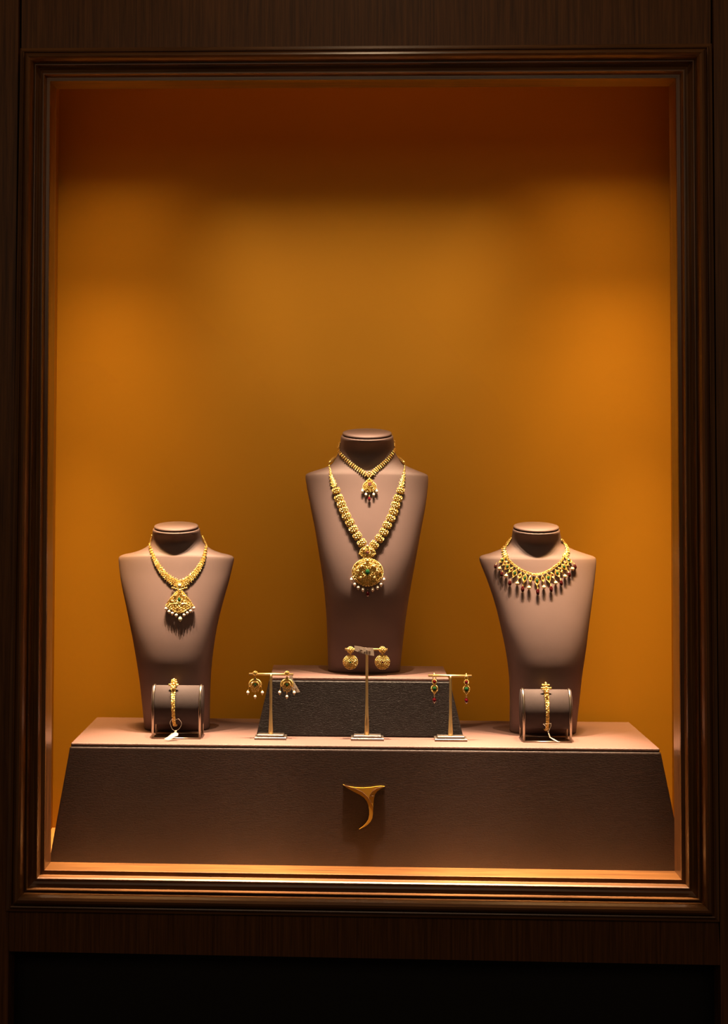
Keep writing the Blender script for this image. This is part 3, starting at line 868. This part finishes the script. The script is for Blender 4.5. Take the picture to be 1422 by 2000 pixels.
# --- collar on the right bust
def place_right():
    t = thing('necklace', 'gold collar set with green and red stones, fringed with dark red drops and golden pearls', 'necklace', on(bvR, ymR, 1049, 1130, 0)[0])
    A = (bvR, ymR)
    c = lambda x, y: (920 + x / 5.469, 1000 + y / 5.469)
    big, small = m_setting(5.0, 6.4, None), m_setting(3.3, 4.2, None)
    ge = m_gem(2.9, 3.5, 1.5, 'emerald'); gr = m_gem(1.7, 2.1, 1.1, 'garnet')
    units = [((703, 738), (710, 855), 0, 1), ((765, 712), (775, 805), -6, 0), ((632, 715), (618, 810), 6, 0), ((823, 705), (852, 825), -12, 1), ((572, 708), (550, 825), 12, 1),
             ((865, 675), (902, 760), -22, 0), ((522, 680), (493, 765), 22, 0), ((918, 655), (958, 760), -26, 1), ((467, 655), (415, 762), 26, 1), ((950, 618), (1000, 690), -38, 0),
             ((428, 615), (375, 685), 38, 0), ((990, 588), (1043, 672), -42, 1), ((388, 585), (330, 668), 42, 1), ((1012, 552), (1078, 612), -52, 0), ((365, 548), (305, 608), 52, 0),
             ((1040, 520), (1105, 588), -52, 1), ((335, 518), (265, 583), 56, 1)]
    pg = m_pearl(3.6, 3.7, 'pearl_gold', False, 2); rd = m_gemdrop(3.5, 6.8, 'garnet')
    for i, (q, d, ang, kind) in enumerate(units):
        sc = 1.0 - .022 * (i // 2) if kind else 1.0 - .01 * (i // 2)
        fr = fr_on(*A, *c(*q), 2.6 * U, ang) @ Matrix.Diagonal((sc, sc, 1, 1))
        st = part_at('stone_setting', big if kind else small, fr, t)
        gem_on(ge if kind else gr, fr, (0, 0, 1.5 if kind else 1.2), st, label='green stone' if kind else 'small red stone')
        dx, dy = c(*d)
        px_, py_ = c(*q)
        ry = 7 if kind else 4
        if kind: part_at('gem_drop', rd, fr_on(*A, dx, dy, 4.2 * U, ang * .25) @ Matrix.Diagonal((1, 1 - .035 * (i // 2), 1, 1)), t, 'dark red drop')
        else: part_at('pearl', pg, fr_on(*A, dx, dy, 4.4 * U, ang * .4), t, 'golden pearl')
    # inner row
    inner = [(375, 478), (405, 520), (450, 562), (510, 608), (580, 643), (635, 662), (690, 670), (745, 662), (795, 645), (870, 605), (938, 552), (975, 510), (995, 478)]
    for i, (x, y, a, s) in enumerate(pathpts([c(*q) for q in inner], 6.0)):
        fr = fr_on(*A, x, y, 2.4 * U, a + 90)
        st = part_at('inner_link', m_inner, fr, t)
    # tapering side chains
    for ps in ([(372, 480), (352, 440), (352, 400), (372, 365), (395, 325), (428, 285)], [(1000, 480), (1030, 440), (1025, 400), (1008, 365), (985, 330), (962, 300)]):
        for i, (x, y, a, s) in enumerate(pathpts([c(*q) for q in ps], 3.6)):
            part_at('chain_link', SM[1], fr_on(*A, x, y, 2.0 * U, a) @ Matrix.Diagonal((1.9 - 1.1 * s, 1.15, 1.1, 1)), t)
    return t
b = MB(); k = U
b.ball((0, 0, 0), (3.2 * k, 2.4 * k, 1.2 * k), 'gold_soft'); b.ball((0, 0, .9 * k), (1.4 * k, 1.2 * k, .8 * k), 'garnet', 8, 5)
for i in range(8): b.ball((2.7 * k * math.cos(i * PI / 4), 2.1 * k * math.sin(i * PI / 4), .8 * k), .85 * k, 'gold', 8, 5)
m_inner = b.mesh('inner_link')
place_right()

# ------------------------------------------------------------------ earring stands
def rect_ring(cx, cy, hx, hy, z, bev=.001):
    return [Vector((cx + sx * hx, cy + sy * hy, z)) for sx, sy in ((-1, -1), (1, -1), (1, 1), (-1, 1))]
YS = .180
def earring_stand(label, pole_px, bar, bar_py, base):
    bx0, bx1 = X(base[0], 1438, YS), X(base[1], 1438, YS)
    cx, hx = (bx0 + bx1) / 2, (bx1 - bx0) / 2
    pxm = at(pole_px, 1400, YS).x
    t = thing('earring_stand', label, 'earring stand', (cx, YS, ZP), 'brass T-shaped earring stands')
    b = MB(); hy = .0155
    b.rings([rect_ring(cx, YS, hx, hy, ZP), rect_ring(cx, YS, hx, hy, ZP + .0042), rect_ring(cx, YS, hx - .001, hy - .001, ZP + .005),
             rect_ring(cx, YS, hx - .0035, hy - .003, ZP + .005), rect_ring(cx, YS, hx - .0035, hy - .003, ZP + .003)], 'steel_bright', flat=True)
    base_o = b.build('base', t)
    b = MB()
    b.rings([rect_ring(cx, YS, hx - .0055, hy - .0045, ZP + .003), rect_ring(cx, YS, hx - .0055, hy - .0045, ZP + .0085), rect_ring(cx, YS, hx - .0065, hy - .0055, ZP + .0092)], 'steel_bright', flat=True)
    b.build('base_block', base_o)
    zb_ = at(pole_px, bar_py, YS).z
    b = MB(); zs_ = ZP + .0092; H_ = zb_ - zs_
    n_ = 20; pts = []; rs = []
    for i in range(n_ + 1):
        s = i / n_; pts.append((pxm, YS, zs_ + H_ * s)); rs.append((.0026 + .0024 * (1 - smooth(-.25, .5, s)) * 1.35))
    b.tube(pts, rs, 'brass', 18)
    b.build('pole', t)
    b = MB()
    p0_, p1_ = at(bar[0], bar_py, YS), at(bar[1], bar_py + (bar[1] - bar[0]) * .01, YS)
    b.tube([p0_, p0_.lerp(p1_, .5), p1_], .0023, 'brass', 14)
    b.build('crossbar', t)
    return t
earring_stand('brass earring stand at the plinth edge beside the left bust, holding crescent earrings', 529, (486.5, 573), 1316.5, (498, 560))
earring_stand('tallest brass earring stand, centred before the riser, holding round disc earrings', 716.5, (674, 757), 1268, (685.5, 749.5))
earring_stand('brass earring stand beside the right bust, holding slim green and red drop earrings', 880, (836.5, 921), 1319.5, (848.5, 911.5))

# earrings, built in a frame facing the camera side
def ear_frame(px, py, dy=.0):
    p = at(px, py, YS - .0045 + dy)
    return frame(p, Vector((1, 0, 0)), Vector((0, 0, 1)), Vector((0, -1, 0)))
def hook(b, top, k=U):
    """ring round the bar; bar centre is at local (0, top, -4.5mm)"""
    pts = [(0, top * k + 3.4 * k * math.cos(w), -4.3 * k + 3.9 * k * math.sin(w)) for w in [2 * PI * i / 16 for i in range(16)]]
    b.tube(pts, .75 * k, 'gold', 8, True)

def crescent_earring(label, px):
    py = 1335
    fr = ear_frame(px, py)
    t = thing('earring', label, 'earring', fr.translation, 'crescent earrings with pearls')
    k = U; b = MB(); hook(b, 18.0)
    b.ball((0, 19.5 * k, 1.0 * k), (4.6 * k, 4.2 * k, 2.6 * k), 'gold')
    r = random.Random(int(px))
    for i in range(9):
        w = 2 * PI * i / 9
        b.ball((3.9 * k * math.cos(w), (19.5 + 3.8 * math.sin(w)) * k, 2.2 * k), 1.2 * k, 'gold', 8, 5)
    part_at('stud', b.mesh('stud'), fr, t)
    b = MB()
    for i in range(15):  # crescent arch of broad scales
        w = math.radians(-10 + 200 * i / 14)
        x, y = 10.5 * math.cos(w), -2 + 9.5 * math.sin(w)
        b.ball((x * k, y * k, .6 * k), ((2.6) * k, 2.3 * k, 1.7 * k), 'gold', 10, 6)
    for i in range(13):
        w = math.radians(0 + 180 * i / 12)
        b.ball((6.8 * math.cos(w) * k, (-2.5 + 6.2 * math.sin(w)) * k, 1.4 * k), 1.45 * k, 'gold', 8, 5)
    b.ball((0, 0, -.8 * k), (9.5 * k, 8 * k, 1 * k), 'gold_soft', 16, 6)
    b.ball((0, 10 * k, .5 * k), (2.6 * k, 4 * k, 1.8 * k), 'gold')
    for q in range(5):
        n_ = 9 - q
        for i in range(n_):
            b.ball(((-8.5 + q * .8 + (17 - 1.6 * q) * i / (n_ - 1)) * k, (-5 - q * 2.6 + r.random()) * k, .4 * k), (1.0 + .4 * r.random()) * k, 'gold', 8, 5)
    b.tube([(0, -14 * k, 0), (0, -20 * k, 0)], .5 * k, 'gold', 6)
    for s in (-1, 1): b.tube([(s * 11.5 * k, -4 * k, 0), (s * 13.2 * k, -14 * k, 0)], .5 * k, 'gold', 6)
    c_ = part_at('crescent', b.mesh('crescent'), fr, t)
    gem_on(m_gem(2.2, 2.8, 1.2, 'emerald'), fr, (0, -2, 1.8), c_, label='dark green stone')
    pm = m_pearl(2.9, 3.3, 'pearl', True, 1.5)
    for x, y in ((-13.6, -17), (13.6, -17), (0, -24.5)):
        part_at('pearl', pm, fr @ Matrix.Translation((x * k, y * k, 0)), t)
    return t
crescent_earring('crescent gold earring with three pearls at the untagged outer end of the left stand', 498.5)
crescent_earring('crescent gold earring with three pearls and a paper tag behind it, on the left stand', 560.5)

def disc_earring(label, px, seed):
    fr = ear_frame(px, 1293, -.001)
    t = thing('earring', label, 'earring', fr.translation, 'round disc earrings')
    k = U; r = random.Random(seed); b = MB(); hook(b, 24.5)
    b.ball((0, 23 * k, .6 * k), (6.2 * k, 6 * k, 2.6 * k), 'gold_soft', 14, 8)
    for q in (1, .6):
        for i in range(int(13 * q)):
            w = 2 * PI * i / int(13 * q)
            b.ball((5.8 * q * k * math.cos(w), (23 + 5.6 * q * math.sin(w)) * k, (1.4 + 1.8 * (1 - q)) * k), 1.4 * k, 'gold', 8, 5)
    b.ball((0, 23 * k, 3.4 * k), 1.6 * k, 'gold')
    for yy in (16.5, 14.5): b.ball((0, yy * k, .6 * k), 1.7 * k, 'gold')
    part_at('stud', b.mesh('stud'), fr, t)
    b = MB()
    b.ball((0, 0, 0), (13 * k, 12.6 * k, 2.6 * k), 'gold_soft', 24, 8)
    for q in range(1, 6):
        n_ = int(6 * q)
        for i in range(n_):
            w = 2 * PI * (i + .5 * (q % 2)) / n_
            rr = 13.4 * q / 5
            b.ball((rr * math.cos(w) * k, rr * .97 * math.sin(w) * k, (1 + 2.2 * (1 - (q / 5) ** 2)) * k), (1.15 + .25 * r.random()) * k, 'gold', 8, 5)
    d = part_at('disc', b.mesh('disc'), fr, t)
    gem_on(m_gem(2.3, 2.3, 1.2, 'emerald' if seed == 1 else 'garnet'), fr, (0, 0, 3.2), d)
    return t
disc_earring('round granulated gold earring touching the paper tag on the tallest stand', 684.5, 1)
disc_earring('round granulated gold earring on the tallest stand, at the bar end away from the tag', 747, 2)

def drop_earring(label, px, dy):
    fr = ear_frame(px, 1345 + dy)
    t = thing('earring', label, 'earring', fr.translation, 'green and red drop earrings')
    k = U; b = MB(); hook(b, 25.3)
    pts = [(2.8 * k * math.cos(w), (20.5 + 4.6 * math.sin(w)) * k, .4 * k) for w in [2 * PI * i / 14 for i in range(14)]]
    b.tube(pts, .85 * k, 'gold', 8, True)
    part_at('hoop', b.mesh('hoop'), fr, t)
    f1 = fr @ Matrix.Translation((0, 13 * k, 0))
    s1 = part_at('stone_setting', m_setting(4.4, 4.8, None, False), f1, t)
    gem_on(m_gem(2.5, 3.0, 1.4, 'ruby'), f1, (0, 0, 1.5), s1, label='red stone')
    s2 = part_at('stone_setting', m_setting(6.6, 7.4, None, True), fr, t)
    gem_on(m_gem(3.6, 4.4, 1.8, 'emerald'), fr, (0, 0, 1.7), s2, label='green stone')
    b = MB(); b.ball((0, 3.4 * k, 0), 1.5 * k, 'pearl'); b.mesh
    f3 = fr @ Matrix.Translation((0, -21.5 * k, 0))
    d = part_at('gem_drop', m_gemdrop(3.6, 5.6, 'ruby'), f3, t, 'dark red drop')
    b = MB(); b.ball((0, 0, 0), 1.5 * k, 'pearl', 10, 7); b.tube([(0, 0, 0), (0, 4.5 * k, 0)], .6 * k, 'gold', 6)
    part_at('bead', b.mesh('bead'), fr @ Matrix.Translation((0, -14.2 * k, .3 * k)), d)
    return t
drop_earring('slim green and red drop earring hanging in front of the riser', 848.5, 0)
drop_earring('slim green and red drop earring nearest the right bust, against the orange wall', 911, 1)

# ------------------------------------------------------------------ bracelet stands
def bracelet_stand(label, x0, x1, ytop, yfoot, grp='bracelet stands'):
    """x0, x1: front legs; ytop cushion top; yfoot the foot line."""
    yf = .1655
    X0, X1 = at(x0, 1400, yf).x, at(x1, 1400, yf).x
    zt_ = at((x0 + x1) / 2, ytop, yf + .02).z
    ry, rz = .0215, .0385
    cy = yf + .003 + ry; cz = zt_ - rz
    t = thing('bracelet_stand', label, 'bracelet stand', ((X0 + X1) / 2, cy, ZP), grp)
    b = MB(); N_ = 48
    def el(x, k_=1.0): return [Vector((x, cy + ry * k_ * math.cos(2 * PI * i / N_), cz + rz * k_ * math.sin(2 * PI * i / N_))) for i in range(N_)]
    b.rings([el(X0 + .0005, .97), el(X0 + .0012), el(X1 - .0012), el(X1 - .0005, .97)], 'cushion')
    b.build('cushion', t, True)
    for s, Xc in ((-1, X0), (1, X1)):
        b = MB()
        b.rings([el(Xc - s * .0004, 1.0), el(Xc + s * .0036, 1.0), el(Xc + s * .0040, .98)], 'cushion')
        b.build('end_cap', t, True)
        # bent strap leg: up the front, over the cushion, down the back
        path = [(yf, ZP)]
        A_ = ry + .0025; B_ = rz + .001
        for i in range(25):
            w = PI * i / 24
            path.append((cy - A_ * math.cos(w), cz + B_ * math.sin(w) ** 1.0))
        path[0] = (cy - A_, ZP + .0012); path.append((cy + A_, ZP + .0012))
        b = MB()
        wdt = .0024
        fw = []
        for i, (y, z) in enumerate(path):
            t0 = path[max(0, i - 1)]; t1 = path[min(len(path) - 1, i + 1)]
            ty, tz = t1[0] - t0[0], t1[1] - t0[1]; l_ = math.hypot(ty, tz); ny, nz = -tz / l_, ty / l_
            cs = []
            for j in range(10):
                w = 2 * PI * j / 10
                a_, c_ = math.cos(w) * wdt, math.sin(w) * .0011
                cs.append(Vector((Xc + a_, y + ny * c_, z + nz * c_)))
            fw.append(cs)
        b.rings(fw, 'steel')
        b.build('leg', t, True)
    for yy in (cy - ry - .0025, cy + ry + .0025):
        b = MB(); b.tube([(X0 - .0022, yy, ZP + .0016), (X1 + .0022, yy, ZP + .0016)], .0015, 'steel', 10)
        b.build('foot_bar', t)
    return t, X0, X1, cy, cz, ry, rz
sL = bracelet_stand('dark cushion bracelet stand in front of the left bust', 298.5, 390, 1339, 1443)
sR = bracelet_stand('dark cushion bracelet stand in front of the right bust', 1023.5, 1115, 1347, 1450)

def bracelet(label, st, px_top, px_bot, seed, knob):
    _, X0, X1, cy, cz, ry, rz = st
    xt, xb = at(px_top, 1340, .166).x, at(px_bot, 1400, .166).x
    k = U
    t = thing('bracelet', label, 'bracelet', ((xt + xb) / 2, cy, cz + rz), 'gold bracelets on cushion stands')
    A_, B_ = ry + .0042, rz + .0020
    n_ = 54; r = random.Random(seed)
    meshes = []
    for v in range(3):
        b = MB()
        b.ball((0, 0, 0), (3.2 * k, 2.1 * k, 1.2 * k), 'gold_soft')
        for i in range(7): b.ball(((r.random() - .5) * 5.6 * k, (r.random() - .5) * 3.2 * k, (1 + .5 * r.random()) * k), (.75 + .4 * r.random()) * k, 'gold', 8, 5)
        for s in (-1, 1): b.ball((s * 2.9 * k, 0, .6 * k), 1.0 * k, 'gold', 8, 5)
        meshes.append(b.mesh('bracelet_link'))
    # even spacing on the ellipse
    M_ = 720; ac = [0]; 
    pos = lambda w: (cy - A_ * math.cos(w), cz + B_ * math.sin(w))
    for i in range(M_):
        p, q = pos(2 * PI * i / M_), pos(2 * PI * (i + 1) / M_); ac.append(ac[-1] + math.hypot(p[0] - q[0], p[1] - q[1]))
    for j in range(n_):
        s = ac[-1] * j / n_; i = next(i for i in range(M_ + 1) if ac[i] >= s); w = 2 * PI * i / M_
        y, z = pos(w)
        nrm = Vector((0, -math.cos(w) / A_, math.sin(w) / B_)).normalized()
        f_ = (z - (cz - B_)) / (2 * B_)
        x = xb + (xt - xb) * f_
        up_t = Vector((0, -nrm.z, -nrm.y)) * -1
        up_t = Vector((1, 0, 0)).cross(nrm) * -1
        fr = frame(Vector((x, y, z)), Vector((1, 0, 0)), nrm.cross(Vector((1, 0, 0))), nrm)
        if -nrm.y > -.2:
            sc = .95 + .35 * max(0, f_ - .45) / .55
        else: sc = .95
        part_at('bracelet_link', meshes[j % 3], fr @ Matrix.Diagonal((sc, 1.1, 1, 1)), t)
    b = MB()
    zt_ = cz + B_; yk = cy - .012
    for (x, z, rr, dy) in knob:
        b.ball((xt + x * k, yk + dy * k, zt_ + z * k), rr * .86 * k, 'gold', 10, 7)
        for q_ in range(7):
            w_ = r.random() * 6.28; e_ = r.random() * .9
            b.ball((xt + (x + rr * .8 * math.cos(w_)) * k, yk + (dy - rr * .75 * e_) * k, zt_ + (z + rr * .8 * math.sin(w_)) * k), (.42 + .35 * r.random()) * k, 'gold', 8, 5)
    b.build('clasp', t)
    return t
knobL = [(0, 6, 3.6, 4), (-4, 5, 2.6, 4), (4, 5, 2.6, 4), (0, 10, 2.2, 6), (-3.4, 8.5, 1.9, 6), (3.4, 8.5, 1.9, 6), (0, 2, 3.4, 0), (-5.5, 1, 2.0, -2), (5.5, 1, 2.0, -2), (-7.6, 1.6, 1.5, -2), (7.6, 1.6, 1.5, -2), (-8.0, -.6, 1.1, -2), (8.0, -.6, 1.1, -2), (-2.6, -2, 2.8, -5), (2.6, -2, 2.8, -5), (0, -4.5, 3, -7), (-3, -6, 2, -7), (3, -6, 2, -7)]
knobR = [(0, 11, 1.9, 6), (0, 7.5, 2.2, 5), (-3.2, 7, 1.9, 5), (3.2, 7, 1.9, 5), (-6, 7.6, 1.3, 5), (6, 7.6, 1.3, 5), (0, 3, 2.6, 0), (-3.5, 2.5, 2.4, 0), (3.5, 2.5, 2.4, 0), (-6.5, 2.4, 1.6, -1), (6.5, 2.4, 1.6, -1), (-8.6, 3, 1.4, -1), (8.6, 3, 1.4, -1), (-8.6, .6, 1.1, -1), (8.6, .6, 1.1, -1), (-2.6, -1, 2.6, -4), (2.6, -1, 2.6, -4), (0, -4, 2.8, -6), (0, -10, 3.2, -10)]
bracelet('gold bracelet with a wide flower clasp on the cushion before the left bust', sL, 337.5, 339.5, 21, knobL)
bracelet('gold bracelet with a cross-shaped clasp on the cushion before the right bust', sR, 1068.5, 1070, 22, knobR)

# ------------------------------------------------------------------ paper tags
def smooth_path(p, n=5):
    if len(p) < 3: return p
    q = [p[0] * 2 - p[1]] + list(p) + [p[-1] * 2 - p[-2]]; out = []
    for i in range(1, len(q) - 2):
        for j in range(n):
            t = j / n; a, b_, c, d = q[i - 1], q[i], q[i + 1], q[i + 2]
            out.append(.5 * ((2 * b_) + (c - a) * t + (2 * a - 5 * b_ + 4 * c - d) * t * t + (3 * b_ - a - 3 * c + d) * t ** 3))
    return out + [p[-1]]
def tag_obj(label, quad, thread=None, writing=None, thick=.0003):
    """quad: list of world points."""
    c_ = sum(quad, Vector()) / len(quad)
    t = thing('price_tag', label, 'price tag', c_)
    nrm = (quad[1] - quad[0]).cross(quad[-1] - quad[0]).normalized()
    n_ = len(quad); b = MB()
    b.add([p + nrm * thick for p in quad] + [p - nrm * thick for p in quad], [tuple(range(n_)), tuple(range(2 * n_ - 1, n_ - 1, -1))] + [(i, i + n_, (i + 1) % n_ + n_, (i + 1) % n_) for i in range(n_)], 'paper', True)
    b.build('paper', t, True)
    if thread:
        b = MB()
        for th in thread: b.tube(smooth_path(th), .00028, 'thread', 6)
        b.build('thread', t)
    if writing:
        b = MB()
        for w in writing: b.tube(w, .0002, 'ink', 5)
        b.build('writing', t)
    return t
c4 = lambda x, y: (660 + x / 11.85, 1250 + y / 11.85)
YT = YS - .0115
q = [at(*c4(x, y), YT) for x, y in ((378, 133), (500, 152), (660, 180), (820, 188), (842, 368), (740, 352), (640, 335), (510, 300), (395, 245))]
wr = []
for s_ in ([(465, 235), (520, 240)], [(500, 190), (560, 195)], [(530, 192), (528, 270)], [(548, 192), (548, 275)], [(500, 268), (590, 282)], [(595, 240), (640, 244)], [(650, 280), (655, 205)], [(655, 205), (672, 250)],
           [(672, 250), (690, 208)], [(690, 208), (693, 290)], [(708, 215), (712, 290)], [(712, 222), (745, 225)], [(712, 250), (735, 252)], [(750, 225), (755, 290)], [(485, 215), (486, 262)], [(570, 200), (572, 275)]):
    wr.append([at(*c4(x, y), YT - .0006) for x, y in s_])
tag_obj('pinkish paper tag with handwriting across the bar of the tallest earring stand', q, [[at(*c4(395, 240), YT), at(*c4(360, 250), YT + .004), at(*c4(330, 270), YT + .006)]], wr)
c5 = lambda x, y: (480 + x / 11.85, 1300 + y / 11.85)
YT2 = YS + .004
q = [at(*c5(x, y), YT2 + .0) for x, y in ((1005, 240), (1085, 235), (1090, 330), (1258, 612), (1150, 632), (1065, 560))]
wr = [[at(*c5(x, y), YT2 - .0006) for x, y in s_] for s_ in ([(1120, 500), (1150, 560)], [(1150, 480), (1190, 560)], [(1110, 570), (1150, 590)])]
tag_obj('slanting pale paper tag hanging behind a crescent earring on the left earring stand', q, None, wr)
# tags on the bracelets
k1 = lambda x, y, Y: at(260 + x / 7.9, 1300 + y / 7.9, Y)
def lie(px, py, z=ZP + .001):
    d = ray(px, py); return EYE + d * ((z - EYE.z) / d.z)
Yt = .155
th = [[k1(600, 825, .160), k1(570, 880, .157), k1(585, 940, .156), k1(610, 985, Yt), k1(640, 1005, Yt)], [k1(700, 820, .160), k1(745, 880, .157), k1(735, 940, .156), k1(700, 985, Yt), k1(665, 1005, Yt)], [k1(600, 825, .160), k1(640, 840, .162), k1(700, 820, .160)]]
q = [k1(645, 1000, Yt), k1(675, 995, Yt), k1(672, 1030, Yt - .001), k1(698, 1050, Yt - .002), k1(695, 1078, Yt - .004), k1(640, 1100, Yt - .006), k1(585, 1143, Yt - .010), k1(540, 1148, Yt - .012), k1(478, 1132, Yt - .012), k1(540, 1095, Yt - .008), k1(590, 1045, Yt - .004), k1(635, 1035, Yt - .001)]
tag_obj('creased cream paper tag tied by a thread loop to the bracelet before the left bust', q, th)
k2 = lambda x, y, Y: at(1000 + x / 10.157, 1320 + y / 10.157, Y)
th = [[k2(620, 955, .160), k2(665, 1000, .157), k2(690, 1080, .156), k2(715, 1125, Yt)], [k2(770, 940, .160), k2(772, 1000, .157), k2(745, 1060, .156), k2(715, 1125, Yt)], [k2(620, 955, .160), k2(700, 950, .162), k2(770, 940, .160)],
      [k2(718, 1130, Yt), k2(740, 1200, Yt), k2(775, 1235, Yt - .002), k2(830, 1272, Yt - .004)]]
q = [k2(715, 1130, Yt), k2(735, 1135, Yt), k2(765, 1215, Yt - .002), k2(850, 1262, Yt - .004), k2(945, 1312, Yt - .006), k2(905, 1310, Yt - .007), k2(825, 1275, Yt - .005), k2(745, 1222, Yt - .002)]
tag_obj('narrow twisted pale tag dangling from the bracelet before the right bust', q, th)
